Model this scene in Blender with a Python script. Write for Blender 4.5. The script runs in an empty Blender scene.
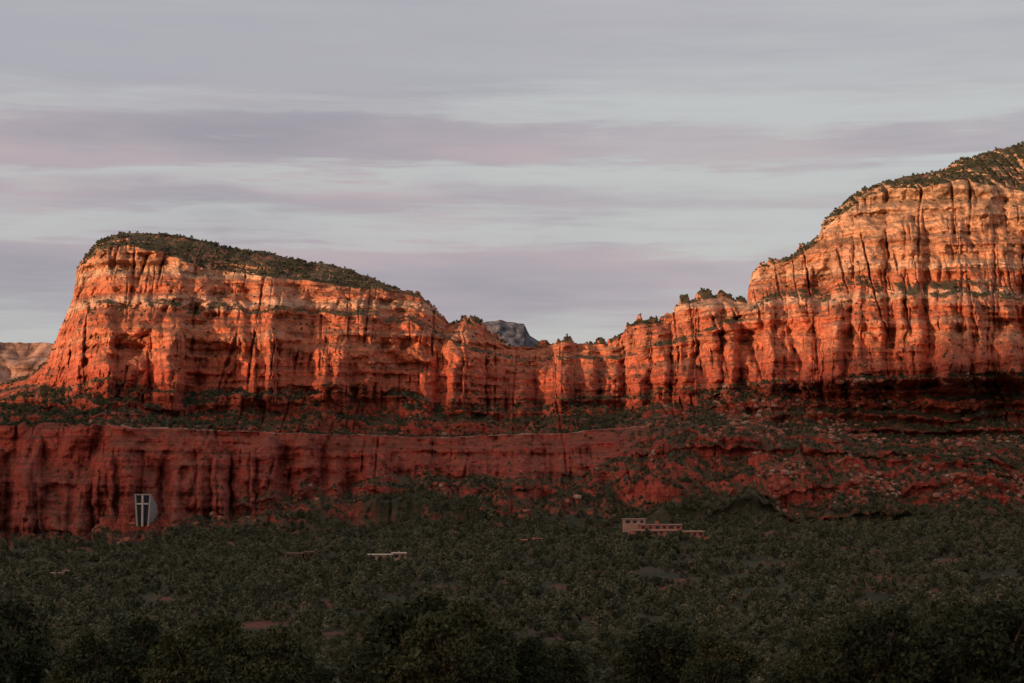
import bpy, math, random
import numpy as np
from mathutils import Vector

random.seed(4)
rng = np.random.default_rng(11)
scene = bpy.context.scene
F = 2000.0
TH = math.atan(128.5/F)
CT, ST = math.cos(TH), math.sin(TH)

# ------------------------------------------------------------ noise
_perm = rng.permutation(256); _perm = np.concatenate([_perm, _perm, _perm])
_g = rng.normal(size=(256, 3)); _g /= np.linalg.norm(_g, axis=1)[:, None]
def pn(x, y, z=0.0):
    x, y, z = np.broadcast_arrays(np.asarray(x, float), np.asarray(y, float), np.asarray(z, float))
    xi = np.floor(x).astype(np.int64); yi = np.floor(y).astype(np.int64); zi = np.floor(z).astype(np.int64)
    xf, yf, zf = x-xi, y-yi, z-zi
    fu = lambda t: t*t*t*(t*(t*6-15)+10)
    a, b, c = fu(xf), fu(yf), fu(zf)
    r = 0
    for i in (0, 1):
        wi = a if i else 1-a
        for j in (0, 1):
            wj = b if j else 1-b
            for k in (0, 1):
                wk = c if k else 1-c
                h = _perm[_perm[_perm[(xi+i) & 255]+((yi+j) & 255)]+((zi+k) & 255)]
                g = _g[h]
                r = r+wi*wj*wk*(g[..., 0]*(xf-i)+g[..., 1]*(yf-j)+g[..., 2]*(zf-k))
    return r
def fbm(x, y, z=0.0, o=4):
    r = 0; a = 1.0; f = 1.0
    for i in range(o):
        r = r+a*pn(x*f+i*17.3, y*f+i*5.1, z*f+i*9.7); a *= .5; f *= 2.03
    return r
def sm(t):
    t = np.clip(t, 0, 1); return t*t*(3-2*t)

# ------------------------------------------------------------ node helpers
def newmat(name, rough=0.95):
    m = bpy.data.materials.new(name); m.use_nodes = True
    nt = m.node_tree; b = nt.nodes['Principled BSDF']
    b.inputs['Roughness'].default_value = rough
    b.inputs['Specular IOR Level'].default_value = 0.15
    return m, nt, b
def N(nt, t, **k):
    n = nt.nodes.new(t)
    for a, v in k.items(): setattr(n, a, v)
    return n
def ramp(nt, stops, interp='LINEAR'):
    r = N(nt, 'ShaderNodeValToRGB'); r.color_ramp.interpolation = interp
    el = r.color_ramp.elements
    while len(el) < len(stops): el.new(0.5)
    for e, (p, c) in zip(el, stops):
        e.position = p
        e.color = (c, c, c, 1) if not hasattr(c, '__len__') else (*c, 1)
    return r
def mix(nt, f, a, b, mode='MIX'):
    m = N(nt, 'ShaderNodeMix', data_type='RGBA', blend_type=mode)
    for s, v in ((m.inputs[0], f), (m.inputs[6], a), (m.inputs[7], b)):
        if isinstance(v, bpy.types.NodeSocket): nt.links.new(v, s)
        elif hasattr(v, '__len__'): s.default_value = (*v, 1)
        else: s.default_value = v
    return m.outputs[2]
def math_(nt, op, a, b=None, c=None, clamp=False):
    m = N(nt, 'ShaderNodeMath', operation=op); m.use_clamp = clamp
    for i, v in enumerate((a, b, c)):
        if v is None: continue
        if isinstance(v, bpy.types.NodeSocket): nt.links.new(v, m.inputs[i])
        else: m.inputs[i].default_value = v
    return m.outputs[0]
def noise(nt, vec, scale, detail=4, rough=.55, sc3=None):
    if sc3:
        mp = N(nt, 'ShaderNodeMapping'); nt.links.new(vec, mp.inputs[0]); mp.inputs['Scale'].default_value = sc3; vec = mp.outputs[0]
    n = N(nt, 'ShaderNodeTexNoise'); nt.links.new(vec, n.inputs['Vector'])
    n.inputs['Scale'].default_value = scale; n.inputs['Detail'].default_value = detail; n.inputs['Roughness'].default_value = rough
    return n.outputs['Fac']

# ------------------------------------------------------------ terrain material
def rock_material():
    m, nt, b = newmat('red_sandstone')
    L = nt.links
    geo = N(nt, 'ShaderNodeNewGeometry'); pos = geo.outputs['Position']
    sep = N(nt, 'ShaderNodeSeparateXYZ'); L.new(pos, sep.inputs[0])
    nz = N(nt, 'ShaderNodeSeparateXYZ'); L.new(geo.outputs['Normal'], nz.inputs[0])
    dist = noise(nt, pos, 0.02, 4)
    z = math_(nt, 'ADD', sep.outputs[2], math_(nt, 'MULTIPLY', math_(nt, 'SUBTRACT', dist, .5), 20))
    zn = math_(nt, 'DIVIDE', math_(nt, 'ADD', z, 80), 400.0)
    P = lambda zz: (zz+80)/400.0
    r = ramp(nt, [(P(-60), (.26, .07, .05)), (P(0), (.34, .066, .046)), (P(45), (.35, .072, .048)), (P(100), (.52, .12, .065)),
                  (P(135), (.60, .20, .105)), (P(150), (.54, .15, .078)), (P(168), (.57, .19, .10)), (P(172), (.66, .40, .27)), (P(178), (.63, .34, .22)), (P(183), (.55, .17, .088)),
                  (P(203), (.57, .21, .11)), (P(207), (.66, .42, .29)), (P(214), (.63, .31, .18)), (P(232), (.60, .26, .14)), (P(250), (.65, .34, .20)), (P(290), (.57, .34, .21))])  # strata colours, with upper stops brightened in place of stronger sun
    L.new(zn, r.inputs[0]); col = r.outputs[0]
    st = noise(nt, pos, 1.0, 4, .6, (.006, .006, .2))
    rs = ramp(nt, [(.35, .58), (.46, .92), (.51, 1.12), (.58, .93), (.7, .68)]); L.new(st, rs.inputs[0])
    col = mix(nt, 1.0, col, rs.outputs[0], 'MULTIPLY')
    st2 = noise(nt, pos, 1.0, 2, .5, (.007, .007, .11))
    rc = ramp(nt, [(.55, 0.0), (.61, .45)]); L.new(st2, rc.inputs[0])
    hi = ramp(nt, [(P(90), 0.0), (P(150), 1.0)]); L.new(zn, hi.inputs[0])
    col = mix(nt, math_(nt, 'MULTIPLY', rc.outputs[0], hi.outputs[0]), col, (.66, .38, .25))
    vs = noise(nt, pos, 1.0, 4, .6, (.09, .09, .02))
    rv = ramp(nt, [(.36, .45), (.5, 1.0), (.66, 1.12)]); L.new(vs, rv.inputs[0])
    col = mix(nt, .75, col, rv.outputs[0], 'MULTIPLY')
    bl = noise(nt, pos, .22, 5, .7)
    rb = ramp(nt, [(.32, .45), (.5, 1.0), (.68, 1.35)]); L.new(bl, rb.inputs[0])
    col = mix(nt, .85, col, rb.outputs[0], 'MULTIPLY')
    sn = noise(nt, pos, .07, 5, .7)
    soil = ramp(nt, [(.47, (.036, .045, .024)), (.56, (.058, .056, .033)), (.61, (.17, .062, .04)), (.67, (.26, .08, .055)), (.74, (.28, .17, .12))]); L.new(sn, soil.inputs[0])
    sl = math_(nt, 'ADD', nz.outputs[2], math_(nt, 'MULTIPLY', math_(nt, 'SUBTRACT', bl, .5), .6))
    rsl = ramp(nt, [(.50, 0.0), (.68, 1.0)]); L.new(sl, rsl.inputs[0])
    ca = N(nt, 'ShaderNodeAttribute', attribute_name='cliff')
    sf = math_(nt, 'MULTIPLY', math_(nt, 'MULTIPLY', rsl.outputs[0], .92), math_(nt, 'SUBTRACT', 1.0, math_(nt, 'MULTIPLY', ca.outputs['Fac'], .55)))
    col = mix(nt, sf, col, soil.outputs[0])
    va = N(nt, 'ShaderNodeAttribute', attribute_name='valley')
    vn = math_(nt, 'ADD', math_(nt, 'MULTIPLY', noise(nt, pos, .018, 3, .6), .55), math_(nt, 'MULTIPLY', sn, .45))
    vcol = ramp(nt, [(.4, (.030, .038, .021)), (.53, (.055, .052, .032)), (.61, (.15, .055, .038))]); L.new(vn, vcol.inputs[0])
    col = mix(nt, va.outputs['Fac'], col, vcol.outputs[0])
    pa = N(nt, 'ShaderNodeAttribute', attribute_name='pale')
    col = mix(nt, pa.outputs['Fac'], col, (.50, .29, .22))
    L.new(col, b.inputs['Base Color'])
    bn = noise(nt, pos, .35, 5, .75)
    bp = N(nt, 'ShaderNodeBump'); bp.inputs['Strength'].default_value = .9; bp.inputs['Distance'].default_value = 2.8
    L.new(bn, bp.inputs['Height']); L.new(bp.outputs[0], b.inputs['Normal'])
    return m
MROCK = rock_material()

def grid_mesh(name, X, Y, Z, mat, attrs=None, smooth=False):
    R, C = X.shape
    me = bpy.data.meshes.new(name)
    co = np.stack([X, Y, Z], -1).astype(np.float32).reshape(-1)
    me.vertices.add(R*C); me.vertices.foreach_set('co', co)
    i = np.arange(R*C).reshape(R, C)
    q = np.stack([i[:-1, :-1], i[1:, :-1], i[1:, 1:], i[:-1, 1:]], -1).reshape(-1, 4)
    me.loops.add(q.size); me.loops.foreach_set('vertex_index', q.reshape(-1).astype(np.int32))
    me.polygons.add(len(q)); me.polygons.foreach_set('loop_start', (np.arange(len(q))*4).astype(np.int32))
    me.polygons.foreach_set('use_smooth', np.full(len(q), smooth))
    me.update(calc_edges=True)
    for k, v in (attrs or {}).items():
        a = me.attributes.new(k, 'FLOAT', 'POINT'); a.data.foreach_set('value', v.astype(np.float32).reshape(-1))
    me.materials.append(mat)
    ob = bpy.data.objects.new(name, me); scene.collection.objects.link(ob)
    return ob

# ------------------------------------------------------------ terrain survey curves (bearing -> elevation line, range)
u = np.concatenate([np.arange(-1500, -120, 8.), np.arange(-120, 1144, 1.), np.arange(1144, 2500, 8.)])
def C(pts):
    a = np.array(pts, float); return np.interp(u, a[:, 0], a[:, 1])
sky = C([(-1500, 400), (-200, 395), (0, 383), (30, 374), (44, 364), (50, 355), (60, 331), (73, 300), (77, 268), (84, 258), (100, 241), (120, 233), (160, 232), (200, 240), (250, 250), (300, 258),
         (340, 268), (370, 276), (400, 288), (420, 294), (438, 310), (449, 323), (455, 320), (464, 317), (478, 320), (484, 328), (500, 333), (506, 343), (520, 344), (540, 342), (553, 342),
         (558, 337), (567, 336), (574, 343), (592, 341), (612, 342), (622, 337), (630, 323), (640, 319), (648, 323), (664, 319), (671, 307), (684, 300), (692, 301), (700, 294), (722, 292), (736, 300), (747, 300), (749, 278),
         (765, 262), (792, 255), (800, 245), (818, 236), (822, 220), (840, 207), (862, 190), (890, 180), (922, 177), (945, 170), (960, 160), (990, 152), (1024, 145), (1100, 132), (1400, 150), (2500, 200)])
rim = C([(-1500, 404), (-200, 399), (0, 387), (30, 378), (50, 360), (60, 336), (73, 306), (78, 280), (84, 264), (100, 250), (130, 246), (160, 254), (200, 268), (250, 274), (300, 280), (350, 287),
         (400, 293), (420, 299), (438, 314), (449, 326), (464, 321), (484, 332), (508, 346), (540, 346), (565, 341), (612, 345), (632, 327), (664, 323), (684, 305), (722, 297), (747, 304), (752, 282),
         (792, 261), (820, 241), (824, 226), (862, 200), (890, 190), (922, 188), (945, 184), (960, 180), (990, 186), (1024, 192), (1100, 190), (2500, 230)])
t1b = C([(-1500, 412), (-200, 408), (0, 392), (40, 379), (60, 350), (78, 318), (100, 304), (150, 302), (200, 308), (300, 312), (400, 318), (432, 324), (450, 338), (480, 348), (520, 356), (600, 356),
         (640, 348), (700, 330), (748, 312), (760, 300), (800, 290), (850, 284), (900, 280), (1024, 280), (2500, 300)])
t2t = t1b+C([(0, 2), (60, 4), (100, 6), (400, 6), (500, 4), (700, 5), (860, 10), (900, 16), (1100, 18)])
t2b = C([(-1500, 430), (-200, 420), (0, 400), (45, 384), (100, 380), (150, 386), (220, 394), (300, 388), (400, 392), (450, 400), (500, 402), (600, 396), (700, 388), (800, 382), (860, 378), (920, 374), (960, 372), (1024, 370), (2500, 380)])
brm = C([(-1500, 440), (-200, 430), (0, 425), (130, 427), (300, 433), (450, 437), (560, 433), (650, 426), (730, 419), (800, 430), (900, 440), (1024, 440), (2500, 440)])
lcb = C([(-1500, 530), (-100, 538), (0, 530), (80, 538), (150, 526), (220, 510), (260, 498), (310, 484), (400, 472), (470, 472), (540, 486), (580, 472), (620, 456), (700, 438), (760, 442), (850, 452), (1024, 462), (2500, 470)])
foot = C([(-1500, 548), (0, 548), (150, 550), (300, 540), (540, 532), (700, 530), (1024, 520), (2500, 510)])
dY = C([(-1500, 200), (-100, 150), (0, 120), (40, 95), (75, 45), (110, 0), (200, 8), (300, 30), (400, 45), (450, 60), (520, 110), (600, 110), (680, 65), (750, 30), (860, -20), (960, -60), (1100, -60), (2500, 200)])
dL = C([(-1500, 60), (-100, 0), (60, -50), (200, -40), (300, 20), (400, 50), (480, 50), (540, 25), (620, 40), (720, 20), (1024, -20), (2500, 0)])
rightside = sm((u-590)/110.)
wr = 3*pn(u/13., 3.3)+2*pn(u/5., 9.1)
wr2 = (16*pn(u/38., 6.6)+7*pn(u/12., 2.6))*np.interp(u, [20, 80, 430, 480, 740, 800], [.2, 1, 1, .3, .3, 1])
wr3 = 22*pn(u/42., 1.6)+11*pn(u/15., 7.6)
brm = brm+(np.abs(pn(u/24., 8.2))*16-4+4*pn(u/9., 2.))*np.interp(u, [90, 140, 740, 780], [1, .12, .12, .6])
lcb = lcb+wr3*np.interp(u, [0, 600, 700], [1, 1, .6])
lcb = np.maximum(lcb, brm+14)
foot = np.maximum(foot, lcb+6)
def zat(v, Y):
    b = (341.5-v)/F
    return Y*(ST+b*CT)/(CT-b*ST)
def xat(v, Y):
    b = (341.5-v)/F
    return (u-512)/F*Y/(CT-b*ST)
capd = C([(0, 10), (60, 25), (110, 110), (300, 110), (420, 30), (460, 10), (620, 10), (740, 15), (860, 40), (950, 130), (1100, 200)])
wedge = np.interp(u, [15, 55], [.25, 1])
rows = [
    (None, 3400+0*u, 0, 0, .3, 1, 0),
    (None, 2110+dY+capd+160, 0, 1, .6, 14, 0),
    (sky, 2110+dY+capd, .25*wedge, .3, 1.0, 14, 0),
    (rim, 2110+dY, .8*wedge, .2, 1.0, 40, 0),
    (t1b+wr+wr2, 2075+dY, 1.*wedge, 0, .15, 95, 3),
    (t2t+wr+wr2, 2057+dY, 1.*wedge, .1, .6, 9, 0),
    (t2b+wr*2+wr2*.6, 1996+dY, 1.*wedge, .25, .17, 120, 4),
    (brm, 1900+dY*.5+dL, .6, .12, 1.9, 75, 0),
    (lcb, 1858+dL-75*rightside, 1.-.45*rightside, .2+.6*rightside, .08+1.1*rightside, 110, 2),
    (foot, 1660+0*u, 0, 1., 1.3, 85, 0),
]
X0, YY, Z0, WF, WS, DEN, REG, TT9 = [], [], [], [], [], [], [], []
prev = None
for k, (v, Y, wf, ws, den, n, ns) in enumerate(rows):
    if v is None:
        z = (np.full_like(u, -60.) if k == 0 else zat(sky, Y)-95)
        x = (u-512)/F*Y
    else:
        z = zat(v, Y); x = xat(v, Y)
    cur = (x, Y, z, wf, ws)
    if prev is None:
        X0.append(x); YY.append(Y); Z0.append(z); WF.append(wf+0*u); WS.append(ws+0*u); DEN.append(den+0*u); REG.append(k); TT9.append(0)
    else:
        ph = (1.3*pn(u/60., k*3.3)+.6*pn(u/20., k*1.3)) if ns else 0
        for j in range(1, n+1):
            t = j/n
            if k == 3: tz = t**1.3
            elif k == 9: tz = 1-(1-t)**1.35
            elif k == 7: tz = 1-(1-t)**1.25
            else: tz = t
            ty = t
            if ns:
                e = math.sin(math.pi*t)**.5
                ty = t-.95*e*np.sin(2*np.pi*ns*t+ph*4)/(2*np.pi*ns)
            bell = .9*math.sin(math.pi*t) if k in (7, 9) else 0
            yr = prev[1]*(1-ty)+cur[1]*ty
            zr = prev[2]*(1-tz)+cur[2]*tz
            YY.append(yr); Z0.append(zr)
            X0.append((u-512)/F*(yr*CT+zr*ST))
            WF.append(prev[3]*(1-t)+cur[3]*t+0*u); WS.append(prev[4]*(1-t)+cur[4]*t+bell+0*u)
            DEN.append(den+0*u); REG.append(k); TT9.append(t)
    prev = cur
def zprof(Y):
    return np.interp(Y, [0, 20, 60, 130, 180, 350, 520, 900, 1660], [-2, -3.2, -9, -15.5, -22, -46, -61, -63, -61])
ys = 1660*np.exp(-np.linspace(0, 1, 261)[1:]*math.log(1660/3.0))
zf = prev[2]
for Yv in ys:
    X0.append((u-512)/F*Yv*1.0); YY.append(Yv+0*u)
    Z0.append(zprof(Yv)+(zf-zprof(1660.))*sm((Yv-700)/960.)); WF.append(0*u); WS.append(np.full_like(u, .35*min(1, Yv/500))+.65*float(sm((Yv-1350)/300.))); DEN.append(0*u); REG.append(20); TT9.append(0)
X = np.array(X0); Y = np.array(YY); Z = np.array(Z0); WF = np.array(WF); WS = np.array(WS); DEN = np.array(DEN); REG = np.array(REG); TT9 = np.array(TT9)
VV = 341.5-F*(-Y*ST+Z*CT)/(Y*CT+Z*ST)
UU = u[None, :]+0*X
# --- displacement (cliff rows only)
K = np.where(REG < 20)[0][-1]+1
s_ = np.s_[:K]
Xk, Yk, Zk, UK, VK, RK = X[s_], Y[s_], Z[s_], UU[s_], VV[s_], REG[s_]
xw = Xk+11*pn(Xk/55, Zk/60, 1.7)+4*pn(Xk/18, Zk/18, 4.2)
b1 = np.abs(pn(xw/95, Zk/200, 2.2)); b2 = np.abs(pn(xw/40+40, Zk/75, 5.5)); b3 = np.abs(pn(xw/15+9, Zk/30, 8.8)); b4 = np.abs(pn(xw/6, Zk/8, 4.1))
lower = ((RK == 8) | (RK == 9))[:, None].astype(float)
saddle = sm((UK-440)/20.)*sm((770-UK)/30.)
D = -(80*b1+(42+38*lower+24*saddle)*b2+(20+7*lower)*b3+5*b4)+24
D += 22*fbm(Xk/50, Zk/26, 7.1, 3)
# narrow near-vertical joints cut deep into the walls
xs_ = Xk+3*pn(Xk/40, Zk/60, 21.7)+1.2*pn(Xk/14, Zk/20, 24.2)
ck = sm(1-np.abs(pn(xs_/26, Zk/230, 12.1))/.05)*sm(.4+2.5*pn(Xk/50, Zk/34, 1.9))
ck2 = sm(1-np.abs(pn(xs_/11, Zk/110, 15.3))/.08)*sm(.15+2.5*pn(Xk/35, Zk/26, 8.9))
D += 15*ck+7*ck2
zz = Zk+7*pn(Xk/140, 7.7)+3*pn(Xk/30, 3.1)
am = .45+1.3*np.clip(.5+1.3*pn(Xk/60, Zk/45, 3.9), 0, 1)
s1 = np.tanh(5*pn(0*zz+.5, zz/19., .3+Xk/400.))*7.*am
s2 = np.tanh(5*pn(0*zz+.2, zz/7., 6.3+Xk/130.))*3.6*am
f = fbm(Xk/13, Zk/9, Yk/13, 4)*7
Wk = WF[s_]
D = Wk*D+Wk*(s1*(1-.5*lower)+s2*(1-.4*lower))+np.minimum(1, Wk*1.2)*f
butt = [(168, 15, 326, 34), (212, 13, 358, 30), (95, 20, 306, 30), (100, 11, 352, 30), (262, 12, 350, 20), (336, 14, 340, 22), (382, 16, 356, 20),
        (456, 9, 320, 26), (474, 12, 318, 34), (495, 9, 334, 24), (522, 13, 366, 26), (546, 9, 345, 20), (565, 10, 337, 30), (590, 9, 352, 22), (612, 8, 345, 24), (638, 13, 320, 34), (660, 10, 320, 26), (684, 12, 300, 32), (708, 14, 294, 34), (731, 9, 318, 26),
        (778, 14, 310, 20), (812, 10, 330, 26), (832, 12, 300, 20), (858, 13, 345, 26),
        (915, 12, 318, 20), (955, 17, 330, 55), (985, 14, 336, 48), (1012, 16, 332, 52), (1050, 20, 330, 50), (870, 16, 215, 22), (905, 18, 200, 24), (945, 16, 230, 24), (975, 18, 196, 24), (1008, 14, 225, 22), (842, 12, 235, 20), (800, 14, 262, 20)]
rb_ = np.random.default_rng(8)
for i in range(26):
    butt.append((-100+i*17+rb_.uniform(-7, 7), rb_.uniform(8, 18), rb_.uniform(428, 478), rb_.uniform(20, 55)))
for i in range(14):
    butt.append((345+i*19+rb_.uniform(-8, 8), rb_.uniform(7, 13), rb_.uniform(437, 455), rb_.uniform(10, 28)))
for i in range(80):
    uu_ = rb_.uniform(60, 1080); butt.append((uu_, rb_.uniform(4, 12), np.interp(uu_, [60, 430, 520, 640, 1000], [320, 350, 375, 350, 250])+rb_.uniform(-40, 65), rb_.uniform(8, 22)))
uwob = UK+4*pn(Xk/30, Zk/26, 1.)+3*pn(Xk/9, Zk/9, 5.)
vwob = VK+4*pn(Xk/8, Zk/30, 2.)
for uc, hw, vt, pr in butt:
    sel = np.where(np.abs(u-uc) < hw+9)[0]
    if len(sel) < 2: continue
    cs = np.s_[:, sel[0]:sel[-1]+1]
    up = vt < 425
    regs = (RK <= 7) if up else (RK >= 7)
    vend = (t2b if up else lcb)[sel[0]:sel[-1]+1]
    prof_ = np.sqrt(np.clip(1-((uwob[cs]-uc)/hw)**2, 0, 1))
    fall = .45+.55*sm((vwob[cs]-vt)/45.)
    D[cs] -= pr*prof_*sm((vwob[cs]-vt)/7)*fall*(1-sm((VK[cs]-vend)/22.))*regs[:, None]
cols = np.interp(u, [-1500, -200, -100], [0.6, 1, 1])
Xd, Yd, Zd = X.copy(), Y.copy(), Z.copy()
ratio = 1+D*cols/Yk
Yd[s_] *= ratio; Xd[s_] *= ratio; Zd[s_] *= ratio
soft = fbm(X/60, Y/60, 3.3, 5)
Zd += WS*(soft*15+fbm(X/9, Y/9, 1.1, 3)*3.0)
led = np.tanh(6*pn(Xk/400, (Zk+6*soft[s_])/10., 2.))
rside = 1+.9*sm((UK-620)/150.)
Yd[s_] += np.where(((RK == 7) | (RK == 9))[:, None], led*6*sm(WS[s_]*3)*rside, 0)
lo = sm(fbm(Xk/55, Yk/70, 6.2, 3)*3-.15)*sm((UK-640)/120.)*(RK[:, None] == 9)*np.sin(np.pi*TT9[:K])[:, None]
Zd[s_] += lo*(8+7*np.tanh(5*pn(Xk/200, Zk/9., 1.)))
cr = np.exp(-((np.arange(K)[:, None]-np.where(REG == 2)[0][-1])/26.)**2)
notch = C([(40, 0), (60, .4), (110, .15), (400, .2), (440, 1.3), (745, 1.3), (800, .6), (1100, .4)])
Zd[s_] -= cr*notch*(5*sm(1-b3*7)+6*sm(1-b2*9)-2.0)
Zd[s_] += cr*1.6*pn(Xk/5., 1.2)
valley = np.where(REG[:, None] == 20, 1.0, 0.0)+0*X
edge = .45+.55*fbm(X/90, Y/60, 8.8, 3)
k9 = REG == 9
valley[k9] = sm((TT9[k9][:, None]-edge[k9])/.25)
kin = (REG == 20)[:, None]*(Y > 1450)
valley = np.where(kin, np.maximum(sm((1600-Y)/120.), sm((1.0-edge)/.25)), valley)
pale = np.zeros_like(X)
kr = np.where(REG == 7)[0][-1]
prof = C([(90, 0), (130, .8), (300, .6), (480, .8), (650, 1), (740, .8), (760, 0)])*np.clip(.7+1.8*pn(u/14., 4.), 0, 1)
for o, w in ((-1, .8), (0, 1), (1, .8)): pale[kr+o] = prof*w
cliff = np.isin(REG, (4, 6, 8)).astype(float)[:, None]*np.where(REG[:, None] == 8, 1-rightside[None, :], 1.0)+0*X
ter = grid_mesh('terrain', Xd, Yd, Zd, MROCK, {'valley': valley, 'pale': pale, 'cliff': cliff})

P3 = np.stack([Xd, Yd, Zd], -1)
e1 = P3[:-1, 1:]-P3[:-1, :-1]; e2 = P3[1:, :-1]-P3[:-1, :-1]
nn = np.cross(e1, e2); area = np.linalg.norm(nn, axis=-1); nzv = np.abs(nn[..., 2])/np.maximum(area, 1e-6)
uq = (u[:-1])[None, :]
def proj(p):
    yc = p[1]*CT+p[2]*ST; zc = -p[1]*ST+p[2]*CT
    return 512+F*p[0]/yc, 341.5-F*zc/yc
def ground_at(uu, vv, regs=(20, 9)):
    c = int(np.argmin(np.abs(u-uu)))
    best = None
    for r in range(len(REG)):
        if REG[r] in regs:
            pv = proj(P3[r, c])[1]
            if best is None or abs(pv-vv) < best[0]: best = (abs(pv-vv), r)
    return Vector(P3[best[1], c])

# ------------------------------------------------------------ vegetation
def leaf_material(name, c1, c2, c3):
    m, nt, b = newmat(name)
    geo = N(nt, 'ShaderNodeNewGeometry'); oi = N(nt, 'ShaderNodeObjectInfo')
    n = noise(nt, geo.outputs['Position'], 1.3, 2)
    at = N(nt, 'ShaderNodeAttribute', attribute_name='lt')
    r = ramp(nt, [(.25, c1), (.5, c2), (.8, c3)])
    f = math_(nt, 'ADD', math_(nt, 'MULTIPLY', n, .35), math_(nt, 'ADD', math_(nt, 'MULTIPLY', at.outputs['Fac'], .35), math_(nt, 'MULTIPLY', oi.outputs['Random'], .4)))
    nt.links.new(f, r.inputs[0]); nt.links.new(r.outputs[0], b.inputs['Base Color'])
    return m
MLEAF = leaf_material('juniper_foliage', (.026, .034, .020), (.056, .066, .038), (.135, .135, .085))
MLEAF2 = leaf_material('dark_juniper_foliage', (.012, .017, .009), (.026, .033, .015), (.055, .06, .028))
MBARK, nt, b = newmat('bark')
bn = noise(nt, N(nt, 'ShaderNodeNewGeometry').outputs['Position'], 6, 3); rr = ramp(nt, [(.3, (.05, .035, .028)), (.7, (.14, .10, .08))]); nt.links.new(bn, rr.inputs[0]); nt.links.new(rr.outputs[0], b.inputs['Base Color'])

def tree_mesh(name, seed, nl, ls, h=4.5, wid=2.3, ncl=11, conic=False, mat=None):
    r = np.random.default_rng(seed)
    vs, fs, mi, lt = [], [], [], []
    def tube(pts, rad, sides=5):
        base = len(vs)
        for i, (p, ra) in enumerate(zip(pts, rad)):
            for s in range(sides):
                a = 2*math.pi*s/sides
                vs.append((p[0]+ra*math.cos(a), p[1]+ra*math.sin(a), p[2])); lt.append(0.3)
        for i in range(len(pts)-1):
            for s in range(sides):
                a = base+i*sides+s; b_ = base+i*sides+(s+1) % sides
                fs.append((a, b_, b_+sides, a+sides)); mi.append(1)
    cl = []
    for i in range(ncl):
        t = (i+.5)/ncl
        a = r.uniform(0, 6.28)
        zc = h*(.22+.66*t)
        if conic: rr_ = wid*(1-t)*.75+.12*wid
        else: rr_ = wid*math.sqrt(max(.05, 1-((t-.3)/.75)**2))*.72
        d = rr_*math.sqrt(r.uniform(.15, 1))
        cl.append((math.cos(a)*d, math.sin(a)*d, zc+r.uniform(-.2, .2), wid*r.uniform(.24, .46)*(1-.4*t), r.uniform(0, 1)))
    lean = r.uniform(-.3, .3, 2)
    tp = [(lean[0]*t, lean[1]*t, -.3+h*.75*t) for t in (0, .15, .35, .6, 1)]
    tube(tp, [.22*h/4.5, .17*h/4.5, .13*h/4.5, .09, .03])
    for c in cl:
        z0 = max(.15, c[2]*.45)
        st = np.array([lean[0]*z0/h, lean[1]*z0/h, z0]); en = np.array(c[:3])
        md = (st+en)/2+r.normal(0, .12, 3)
        tube([st, md, en], [.08*h/4.5, .05*h/4.5, .02], 4)
    w = np.array([c[3]**2 for c in cl]); w /= w.sum()
    ci = r.choice(len(cl), nl, p=w)
    dirs = r.normal(size=(nl, 3)); dirs /= np.linalg.norm(dirs, axis=1)[:, None]
    rad = r.uniform(.3, 1.15, nl)**.65
    ca = np.array(cl)
    cen = ca[ci, :3]+dirs*(ca[ci, 3]*rad)[:, None]*np.array([1.15, 1.15, .8])
    ax = r.normal(size=(nl, 3)); ax[:, 2] += .6; ax /= np.linalg.norm(ax, axis=1)[:, None]
    bx = np.cross(ax, r.normal(size=(nl, 3))); bx /= np.linalg.norm(bx, axis=1)[:, None]
    sz = ls*r.uniform(.5, 1.2, nl)
    for i in range(nl):
        b0 = len(vs); c = cen[i]; A = ax[i]*sz[i]*.75; B = bx[i]*sz[i]*.42
        for q in (-A, B, A, -B): vs.append(tuple(c+q)); lt.append(float(ca[ci[i], 4]*.6+.4*(i % 7)/7))
        fs.append((b0, b0+1, b0+2, b0+3)); mi.append(0)
    me = bpy.data.meshes.new(name); me.from_pydata(vs, [], fs); me.update()
    me.polygons.foreach_set('material_index', mi)
    a = me.attributes.new('lt', 'FLOAT', 'POINT'); a.data.foreach_set('value', lt)
    me.materials.append(mat or MLEAF); me.materials.append(MBARK)
    return me

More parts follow.
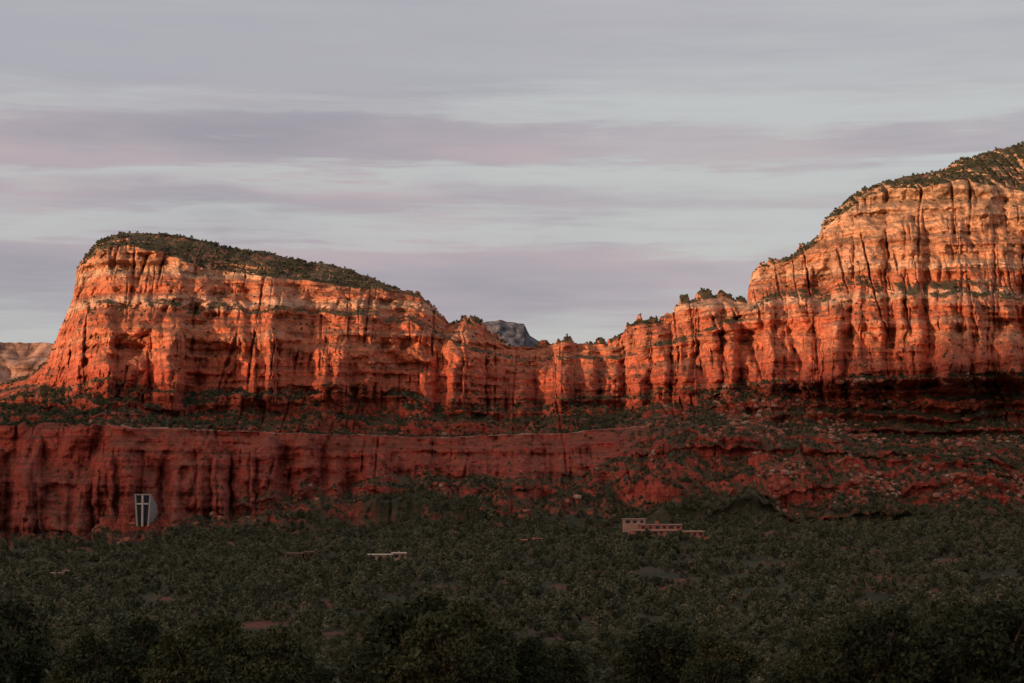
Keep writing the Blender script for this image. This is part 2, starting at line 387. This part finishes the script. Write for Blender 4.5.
def proto_collection(name, meshes):
    c = bpy.data.collections.new(name)
    for i, me in enumerate(meshes):
        o = bpy.data.objects.new(me.name, me); c.objects.link(o)
    return c
def scatter(name, pts, scale, coll, flat=1.0):
    n = len(pts)
    me = bpy.data.meshes.new(name); me.vertices.add(n); me.vertices.foreach_set('co', np.asarray(pts, np.float32).reshape(-1))
    sc = np.stack([scale*rng.uniform(.85, 1.2, n), scale*rng.uniform(.85, 1.2, n), scale*flat*rng.uniform(.8, 1.2, n)], -1)
    rot = np.stack([rng.uniform(-.08, .08, n), rng.uniform(-.08, .08, n), rng.uniform(0, 6.28, n)], -1)
    for k, v in (('sc', sc), ('rt', rot)):
        a = me.attributes.new(k, 'FLOAT_VECTOR', 'POINT'); a.data.foreach_set('vector', v.astype(np.float32).reshape(-1))
    ob = bpy.data.objects.new(name, me); scene.collection.objects.link(ob)
    ng = bpy.data.node_groups.new(name+'_gn', 'GeometryNodeTree')
    ng.interface.new_socket('Geometry', in_out='INPUT', socket_type='NodeSocketGeometry')
    ng.interface.new_socket('Geometry', in_out='OUTPUT', socket_type='NodeSocketGeometry')
    gi = ng.nodes.new('NodeGroupInput'); go = ng.nodes.new('NodeGroupOutput')
    ip = ng.nodes.new('GeometryNodeInstanceOnPoints'); ci = ng.nodes.new('GeometryNodeCollectionInfo')
    ci.inputs['Collection'].default_value = coll
    ci.inputs['Separate Children'].default_value = True; ci.inputs['Reset Children'].default_value = True
    ip.inputs['Pick Instance'].default_value = True
    def at(nm):
        a = ng.nodes.new('GeometryNodeInputNamedAttribute'); a.data_type = 'FLOAT_VECTOR'; a.inputs['Name'].default_value = nm; return a.outputs['Attribute']
    rv = ng.nodes.new('FunctionNodeRandomValue'); rv.data_type = 'INT'; rv.inputs[4].default_value = 0; rv.inputs[5].default_value = len(coll.objects)-1
    ng.links.new(gi.outputs[0], ip.inputs['Points']); ng.links.new(ci.outputs[0], ip.inputs['Instance'])
    ng.links.new(rv.outputs[2], ip.inputs['Instance Index'])
    e2r = ng.nodes.new('FunctionNodeEulerToRotation'); ng.links.new(at('rt'), e2r.inputs[0]); ng.links.new(e2r.outputs[0], ip.inputs['Rotation'])
    ng.links.new(at('sc'), ip.inputs['Scale']); ng.links.new(ip.outputs[0], go.inputs[0])
    md = ob.modifiers.new('scatter', 'NODES'); md.node_group = ng
    return ob
def pick(weight, n):
    w = weight.reshape(-1).astype(float); cs = np.cumsum(w); k = np.searchsorted(cs, rng.uniform(0, cs[-1], n))
    r, c = np.unravel_index(np.minimum(k, w.size-1), weight.shape)
    a, b_ = rng.uniform(0, 1, (2, n))
    p = P3[r, c]*((1-a)*(1-b_))[:, None]+P3[r, c+1]*(a*(1-b_))[:, None]+P3[r+1, c]*((1-a)*b_)[:, None]+P3[r+1, c+1]*(a*b_)[:, None]
    return p

far = proto_collection('juniper_far_kinds', [tree_mesh('juniper_far%d' % i, 20+i, 210, .68, conic=(i == 3)) for i in range(5)])
midc = proto_collection('juniper_mid_kinds', [tree_mesh('juniper_mid%d' % i, 40+i, 1100, .35, ncl=16, conic=(i == 2)) for i in range(5)])

HOUSES = [(665, 537, 34), (388, 559, 12), (475, 543, 9), (530, 543, 8), (64, 579, 8), (300, 559, 8), (640, 524, 25)]
hp = [(ground_at(a, b_), r) for a, b_, r in HOUSES]
def keep(p):
    k = np.ones(len(p), bool)
    for h, r in hp:
        k &= ~(((p[:, 0]-h.x)**2+(p[:, 1]-(h.y-r*.3))**2) < r*r)
    return p[k]
inview = ((uq > -350) & (uq < 1380)).astype(float)
Ym = P3[:-1, :-1, 1]
dn = fbm(P3[:-1, :-1, 0]/38, Ym/60, .5, 3)
v_ = valley[:-1, :-1]
wv = area*inview*(v_ > .3)*np.clip(.75+1.6*dn, .08, 1.)*(Ym > 760)
p = keep(pick(wv, 24500)); scatter('juniper_woodland', p-[0, 0, .1], rng.uniform(.5, 1.1, len(p))+.9*rng.uniform(0, 1, len(p))**5, far)
wm = area*(v_ > .5)*inview*np.clip(.8+1.2*dn, .2, 1.)*(Ym <= 760)*(Ym > 215)
p = keep(pick(wm, 8500)); scatter('juniper_woodland', p-[0, 0, .1], rng.uniform(.5, 1.35, len(p)), midc)
gen = sm((nzv-.36)/.3)*inview*np.clip(.6+1.5*fbm(P3[:-1, :-1, 0]/35, P3[:-1, :-1, 2]/20, 2.5, 3), .08, 1)
rg = REG[:-1, None]
wsb = area*DEN[:-1, :-1]*(1-v_)*gen*(rg >= 2)*np.where(rg <= 3, 2.0, 1)
p = keep(pick(wsb, 50000)); scatter('slope_shrubs', p-[0, 0, .1], rng.uniform(.3, .85, len(p))**1.1, far, .8)
wt = area*((rg == 9)*(TT9[:-1, None]**1.0)+.35*(rg == 7))*gen*(1-.5*v_)
p = keep(pick(wt, 8500)); scatter('slope_junipers', p-[0, 0, .1], rng.uniform(.5, 1.2, len(p)), far, .9)

# boulders
MB, nt, b = newmat('boulder_rock')
oi = N(nt, 'ShaderNodeObjectInfo'); rr = ramp(nt, [(.0, (.30, .075, .05)), (.6, (.34, .13, .09)), (1, (.40, .27, .21))]); nt.links.new(oi.outputs['Random'], rr.inputs[0])
bn = noise(nt, N(nt, 'ShaderNodeNewGeometry').outputs['Position'], 1.5, 4); nt.links.new(mix(nt, .6, rr.outputs[0], bn, 'MULTIPLY'), b.inputs['Base Color'])
import bmesh
def rock_mesh(name, seed, mat, sub=2, sx=1, sy=1, sz=.7, amp=.35):
    bm = bmesh.new(); bmesh.ops.create_icosphere(bm, subdivisions=sub, radius=1)
    co = np.array([v.co[:] for v in bm.verts])
    d = 1+amp*2*pn(co[:, 0]*1.2+seed*3.7, co[:, 1]*1.2, co[:, 2]*1.2+seed)+amp*.8*pn(co[:, 0]*3.1, co[:, 1]*3.1+seed, co[:, 2]*3.1)
    if sub > 3: d += .16*np.abs(pn(co[:, 0]*6, co[:, 1]*6, co[:, 2]*1.5+seed))+.05*np.tanh(5*pn(0*co[:, 0], co[:, 2]*7, 3.))+.08*pn(co[:, 0]*14, co[:, 1]*14, co[:, 2]*14)
    co = co*d[:, None]; co = np.sign(co)*np.abs(co)**.85*np.array([sx, sy, sz])
    for v, c in zip(bm.verts, co): v.co = c
    me = bpy.data.meshes.new(name); bm.to_mesh(me); bm.free(); me.materials.append(mat); return me
rocks = proto_collection('boulder_kinds', [rock_mesh('boulder%d' % i, i, MB) for i in range(5)])
wb = area*((rg == 9) | (rg == 7) | (rg == 8))*(.08*(rg != 8)+sm((uq-640)/120.))*inview*np.clip(.05+2*fbm(P3[:-1, :-1, 0]/40, P3[:-1, :-1, 1]/40, 9.5, 3), .01, 1)*(1-v_)
p = pick(wb, 4600); scatter('talus_boulders', p, rng.uniform(.5, 1.0, len(p))**3*3.3, rocks)

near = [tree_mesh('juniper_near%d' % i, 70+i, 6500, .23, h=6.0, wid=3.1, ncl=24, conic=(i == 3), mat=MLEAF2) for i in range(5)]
tl = []
for i in range(200):
    uu = random.uniform(-60, 1090); Yv = random.uniform(106, 200)
    if abs(uu-345) < 35 and Yv > 122: continue
    xx = (uu-512)/F*Yv
    if any((xx-a)**2+(Yv-b_)**2 < 3.6**2 for a, b_ in tl): continue
    tl.append((xx, Yv))
    if len(tl) > 78: break
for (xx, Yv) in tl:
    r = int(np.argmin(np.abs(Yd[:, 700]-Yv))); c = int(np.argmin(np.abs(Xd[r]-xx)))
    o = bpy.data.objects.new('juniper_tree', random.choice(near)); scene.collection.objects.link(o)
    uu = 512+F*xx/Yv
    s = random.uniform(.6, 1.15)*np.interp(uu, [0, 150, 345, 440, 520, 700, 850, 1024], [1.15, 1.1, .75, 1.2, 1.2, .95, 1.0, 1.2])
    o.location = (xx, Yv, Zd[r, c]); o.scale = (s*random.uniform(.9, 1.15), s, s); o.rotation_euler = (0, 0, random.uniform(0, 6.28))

# ------------------------------------------------------------ wider ground, added shadow-casting ridge behind, distant mesas
MG, nt, b = newmat('desert_ground')
gp = N(nt, 'ShaderNodeNewGeometry').outputs['Position']; gn = noise(nt, gp, .01, 6); rr = ramp(nt, [(.35, (.05, .055, .035)), (.6, (.13, .07, .05))]); nt.links.new(gn, rr.inputs[0]); nt.links.new(rr.outputs[0], b.inputs['Base Color'])
rad = np.concatenate([[0.01], np.geomspace(5, 45000, 90)]); ang = np.linspace(0, 2*math.pi, 181)
RR, AA = np.meshgrid(rad, ang, indexing='ij')
grid_mesh('ground', RR*np.cos(AA), RR*np.sin(AA), np.interp(RR, [0, 20, 60, 130, 180, 350, 520, 2000, 1e5], [-6, -7, -13, -20, -28, -56, -74, -80, -80])+0*RR, MG)

EL = math.radians(4.0); sdir = np.array([-.74, -.6726]); pdir = np.array([sdir[1], -sdir[0]])
pp = np.linspace(-5200, 4200, 600); cc = np.linspace(-1, 1, 60)
PP, CC = np.meshgrid(pp, cc, indexing='ij')
H = np.interp(PP, [-5200, -500, 700, 950, 1144, 1280, 1564, 1786, 2150, 4200], [400, 500, 575, 562, 532, 503, 470, 452, 425, 360])+fbm(PP/240, 1.5, .2, 4)*26
prof = np.clip(1-np.abs(CC), 0, 1)**.8
ZZ = -90+(H+90)*prof+fbm(PP/200, CC*4, .7, 4)*50*prof*(1-prof)
RX = (4270+900*CC)*sdir[0]+PP*pdir[0]; RY = (4270+900*CC)*sdir[1]+PP*pdir[1]
grid_mesh('shadow_ridge', RX, RY, ZZ, MROCK)  # unseen ridge, crest shaped so its shadow covers valley and lower cliffs

def mesa(name, u0, u1, vpts, vbase, Yd0, cols_, seed, batter=.6):
    uu = np.arange(u0, u1, .7); a = np.array(vpts, float)
    vt = np.interp(uu, a[:, 0], a[:, 1])+1.2*pn(uu/6., seed)
    zt = (470-vt)/F*Yd0; zb = (470-vbase)/F*Yd0
    x = (uu-512)/F*Yd0
    T = np.concatenate([np.linspace(-.6, 0, 8), np.linspace(0.01, 1, 60)])
    TT, XX = np.meshgrid(T, x, indexing='ij')
    ZT = np.broadcast_to(zt, XX.shape)
    Zm = np.where(TT < 0, ZT+TT*10, ZT*(1-TT)+zb*TT)
    st = np.tanh(4*pn(.3, Zm/30., seed))*14
    Ym = Yd0-TT*(zt.max()-zb)*batter*2*(TT > 0)+np.where(TT < 0, -TT*900, 0)+(st-90*np.abs(pn(XX/160, Zm/400, seed))-60*np.abs(pn(XX/50, Zm/60, seed)))*(TT > -.2)
    m, nt, b = newmat(name+'_rock')
    pos = N(nt, 'ShaderNodeNewGeometry').outputs['Position']
    n = noise(nt, pos, 1, 4, .6, (.0025, .0025, .035)); r = ramp(nt, [(.35, cols_[0]), (.5, cols_[1]), (.62, cols_[2])]); nt.links.new(n, r.inputs[0])
    n2 = noise(nt, pos, .03, 6, .7); r2 = ramp(nt, [(.4, .35), (.6, 1.25)]); nt.links.new(n2, r2.inputs[0])
    nt.links.new(mix(nt, 1, r.outputs[0], r2.outputs[0], 'MULTIPLY'), b.inputs['Base Color'])
    grid_mesh(name, XX, Ym, Zm, m)
mesa('distant_mesa', -400, 120, [(-400, 352), (-100, 346), (0, 343), (30, 343), (52, 344), (80, 350), (120, 372)], 440, 5200, [(.20, .12, .09), (.34, .19, .14), (.42, .28, .22)], 3.3)
mesa('distant_mesa', 440, 575, [(440, 350), (470, 338), (478, 323), (500, 321), (516, 323), (524, 324), (530, 336), (545, 344), (575, 352)], 400, 9000, [(.07, .075, .095), (.10, .10, .12), (.13, .12, .14)], 5.1)  # distance haze is put into these blue-grey rock colours

# ------------------------------------------------------------ buildings
def cmat(name, c, rough=.9, var=.25):
    m, nt, b = newmat(name, rough)
    n = noise(nt, N(nt, 'ShaderNodeNewGeometry').outputs['Position'], .7, 4)
    r = ramp(nt, [(.3, tuple(k*(1-var) for k in c)), (.7, tuple(k*(1+var*.5) for k in c))]); nt.links.new(n, r.inputs[0]); nt.links.new(r.outputs[0], b.inputs['Base Color']); return m
MADOBE = cmat('adobe', (.30, .11, .08)); MTAN = cmat('tan_stucco', (.32, .20, .155)); MROOF = cmat('gravel_roof', (.26, .17, .14)); MWHITE = cmat('pale_roofing', (.45, .40, .32)); MGREY = cmat('concrete', (.27, .25, .245))
MGL, _, b = newmat('window_glass', .12); b.inputs['Base Color'].default_value = (.02, .025, .03, 1); b.inputs['Specular IOR Level'].default_value = .6
MDOOR = cmat('wood_door', (.12, .06, .04)); MCROSS = cmat('pale_concrete', (.40, .37, .36)); MBROWN = cmat('brown_stucco', (.13, .08, .06))
def box(parent, name, x0, x1, y0, y1, z0, z1, mat, bev=.06):
    bm = bmesh.new(); bmesh.ops.create_cube(bm, size=1)
    for v in bm.verts:
        v.co = ((x0+x1)/2+v.co.x*(x1-x0), (y0+y1)/2+v.co.y*(y1-y0), (z0+z1)/2+v.co.z*(z1-z0))
    if bev: bmesh.ops.bevel(bm, geom=bm.edges[:], offset=bev, segments=1, affect='EDGES')
    me = bpy.data.meshes.new(name); bm.to_mesh(me); bm.free(); me.materials.append(mat)
    o = bpy.data.objects.new(name, me); scene.collection.objects.link(o); o.parent = parent; return o
def wing(e, n, x0, x1, y0, y1, z0, z1, wall, roof, wins=4, over=.8):
    box(e, 'walls_%d' % n, x0, x1, y0, y1, z0, z1, wall)
    box(e, 'roof_%d' % n, x0-over, x1+over, y0-over, y1+over, z1+.01, z1+.55, roof)
    w = (x1-x0)/wins
    for i in range(wins):
        ww = w*random.uniform(.35, .7)
        cx = x0+w*(i+.5)
        box(e, 'window_%d_%d' % (n, i), cx-ww/2, cx+ww/2, y0-.12, y0+.1, z1-2.6, z1-.7, MGL, 0)
def empty(name, loc, rz=0):
    e = bpy.data.objects.new(name, None); scene.collection.objects.link(e); e.location = loc; e.rotation_euler = (0, 0, rz); e.empty_display_size = 2; return e
g = ground_at(668, 537)
e = empty('adobe_house', (g.x, g.y, g.z+1), .06)
wing(e, 1, -26, 6, 0, 12, -4, 3.6, MADOBE, MTAN, 7)
wing(e, 2, 7.5, 26, -4, 10, -4, 2.8, MADOBE, MTAN, 4)
wing(e, 3, -20, 12, 14, 26, -4, 7.4, MADOBE, MROOF, 6)
wing(e, 4, -31, -15, 20, 33, -4, 11.5, MTAN, MROOF, 3)
box(e, 'chimney', -8, -5.5, 15, 17, 8, 10.5, MADOBE)
box(e, 'terrace_wall', -34, 30, -9, -8.2, -5, -0.8, MADOBE)
box(e, 'door', 2, 3.4, -.15, .1, -1.2, 1.4, MDOOR, 0)
def small_house(name, uu, vv, w, wall, roof, rz=0, h=3.4):
    g = ground_at(uu, vv); e = empty(name, g, rz)
    wing(e, 1, -w/2, w*.12, 0, 9, -2, h, wall, roof, 3)
    wing(e, 2, w*.12+.9, w/2, 2, 10, -2, h+.9, wall, roof, 2)
    box(e, 'door', -w*.1-.5, -w*.1+.5, -.15, .1, 0, 2.2, MDOOR, 0)
    box(e, 'chimney', w*.3, w*.3+1, 5, 6, h+1.5, h+2.4, wall)
small_house('ranch_house', 388, 559, 24, MTAN, MWHITE, .1, 3.8)
small_house('ranch_house', 475, 543, 22, MBROWN, MADOBE, -.1, 2.9)
small_house('ranch_house', 530, 543, 18, MBROWN, MADOBE, .15, 2.6)
small_house('ranch_house', 64, 579, 10, MTAN, MROOF, .4, 2.8)
small_house('ranch_house', 300, 559, 18, MBROWN, MBROWN, -.05, 2.6)

# chapel wedged between sandstone outcrops
Yc = 1735
cx = (147-512)/F*Yc; cz = (470-519)/F*Yc
for (dx, dy, dz, sx, sz, sd) in ((-3, 20, -26, 27, 27, 3), (-18, 12, -14, 9, 25, 5), (17, 12, -18, 10, 21, 7), (-34, 12, -22, 13, 22, 9)):
    oc = bpy.data.objects.new('sandstone_outcrop', rock_mesh('sandstone_outcrop', sd, MROCK, 5, sx, sx*.9, sz, .28)); scene.collection.objects.link(oc)
    oc.location = (cx+dx, Yc+dy, cz+dz)
ch = empty('chapel', (cx, Yc, cz), -.22)
def prism(parent, name, pts_f, pts_b, mat):
    me = bpy.data.meshes.new(name); n = len(pts_f)
    me.from_pydata(list(pts_f)+list(pts_b), [], [tuple(range(n)), tuple(range(2*n-1, n-1, -1))]+[(i, i+n, (i+1) % n+n, (i+1) % n) for i in range(n)]); me.update(); me.materials.append(mat)
    o = bpy.data.objects.new(name, me); scene.collection.objects.link(o); o.parent = parent
def q(x0, x1, x2, x3, y, z0, z1): return [(x0, y, z0), (x1, y, z0), (x2, y, z1), (x3, y, z1)]
prism(ch, 'wall_west', q(-5.6, -4.4, -6.2, -7.6, -7, -6, 21), q(-4.8, -3.8, -4.2, -5.4, 12, -6, 11), MGREY)
prism(ch, 'wall_east', q(4.4, 5.6, 7.6, 6.2, -7, -6, 21), q(3.8, 4.8, 5.4, 4.2, 12, -6, 11), MGREY)
prism(ch, 'roof', [(-7.7, -7.3, 21.02), (7.7, -7.3, 21.02), (7.7, -7.3, 21.9), (-7.7, -7.3, 21.9)], [(-5.6, 12.3, 11.02), (5.6, 12.3, 11.02), (5.6, 12.3, 11.8), (-5.6, 12.3, 11.8)], MGREY)
prism(ch, 'glass_front', q(-4.35, 4.35, 6.1, -6.1, -5.6, -3, 20.1), q(-4.35, 4.35, 6.1, -6.1, -5.3, -3, 20.), MGL)
box(ch, 'cross_upright', -.7, .7, -8.0, -5.9, -6, 21.0, MCROSS)
box(ch, 'cross_arm', -5.3, 5.3, -7.4, -6.2, 12.8, 14.1, MCROSS)
box(ch, 'entry_ramp_wall', -14, -8, -4, -3, -4, -2.5, MADOBE)

# ------------------------------------------------------------ light, sky, camera
D3 = Vector((sdir[0]*math.cos(EL), sdir[1]*math.cos(EL), math.sin(EL)))
sl = bpy.data.lights.new('sun', 'SUN'); sl.energy = 5.0; sl.angle = math.radians(.55); sl.color = (1, .63, .37)
so = bpy.data.objects.new('sun', sl); scene.collection.objects.link(so); so.rotation_euler = D3.to_track_quat('Z', 'Y').to_euler()

w = bpy.data.worlds.new('World'); scene.world = w; w.use_nodes = True; nt = w.node_tree; L = nt.links
bg = nt.nodes['Background']; bg.inputs['Strength'].default_value = .12
skyn = N(nt, 'ShaderNodeTexSky', sky_type='NISHITA'); skyn.sun_disc = False; skyn.sun_elevation = EL
skyn.sun_rotation = math.atan2(D3.x, D3.y) % (2*math.pi); skyn.dust_density = 1.5
tc = N(nt, 'ShaderNodeTexCoord'); dv = tc.outputs['Generated']
sp = N(nt, 'ShaderNodeSeparateXYZ'); L.new(dv, sp.inputs[0])
n1 = noise(nt, dv, 1, 5, .55, (5, 5, 30)); n2 = noise(nt, dv, 1, 8, .62, (9, 9, 130)); n3 = noise(nt, dv, 1, 4, .5, (3.2, 3.2, 16))
zp = math_(nt, 'ADD', sp.outputs[2], math_(nt, 'ADD', math_(nt, 'MULTIPLY', math_(nt, 'SUBTRACT', n1, .5), .045), math_(nt, 'MULTIPLY', math_(nt, 'SUBTRACT', n2, .5), .035)))
cr_ = ramp(nt, [(0, .2), (.06, .35), (.08, .8), (.10, 1.05), (.112, .9), (.119, .15), (.127, .5), (.136, .85), (.149, .2), (.155, .95), (.169, 1), (.175, .35), (.19, .8), (.25, .9), (.5, .7), (1, .5)])
L.new(zp, cr_.inputs[0])
cov = math_(nt, 'ADD', cr_.outputs[0], math_(nt, 'MULTIPLY', math_(nt, 'SUBTRACT', n3, .5), 1.0))
cov = math_(nt, 'ADD', cov, math_(nt, 'MULTIPLY', math_(nt, 'SUBTRACT', n2, .5), .7))
ea = N(nt, 'ShaderNodeMapRange', interpolation_type='SMOOTHSTEP'); L.new(sp.outputs[0], ea.inputs[0]); ea.inputs[1].default_value = -.06; ea.inputs[2].default_value = .10
cov = math_(nt, 'SUBTRACT', cov, math_(nt, 'MULTIPLY', ea.outputs[0], .28))
mr = N(nt, 'ShaderNodeMapRange', interpolation_type='SMOOTHSTEP'); L.new(cov, mr.inputs[0]); mr.inputs[1].default_value = .05; mr.inputs[2].default_value = 1.0; cov = mr.outputs[0]
rc_ = ramp(nt, [(.35, (2.85, 2.7, 3.1)), (.5, (3.45, 3.1, 3.45)), (.65, (4.2, 3.5, 3.7))]); L.new(n1, rc_.inputs[0])
hi = N(nt, 'ShaderNodeMapRange'); L.new(sp.outputs[2], hi.inputs[0]); hi.inputs[1].default_value = .168; hi.inputs[2].default_value = .195
cc_ = mix(nt, math_(nt, 'MULTIPLY', hi.outputs[0], .85), rc_.outputs[0], (3.45, 3.5, 3.9))
clear = mix(nt, .8, skyn.outputs[0], (5.0, 5.1, 5.2))
base = mix(nt, math_(nt, 'MULTIPLY', cov, .95), clear, cc_)
dp = N(nt, 'ShaderNodeVectorMath', operation='DOT_PRODUCT'); L.new(dv, dp.inputs[0]); dp.inputs[1].default_value = (sdir[0], sdir[1], .12)
gl = N(nt, 'ShaderNodeMapRange', interpolation_type='SMOOTHSTEP'); L.new(dp.outputs['Value'], gl.inputs[0]); gl.inputs[1].default_value = .35; gl.inputs[2].default_value = 1.0
base = mix(nt, gl.outputs[0], base, (14., 9., 6.8))
L.new(base, bg.inputs['Color'])

cam = bpy.data.cameras.new('camera'); co = bpy.data.objects.new('camera', cam); scene.collection.objects.link(co)
cam.sensor_width = 36; cam.lens = 36*F/1024; cam.clip_start = .5; cam.clip_end = 100000
co.location = (0, 0, 0); co.rotation_euler = (math.pi/2+TH, 0, 0); scene.camera = co
scene.view_settings.view_transform = 'Standard'; scene.view_settings.look = 'None'; scene.view_settings.exposure = 0
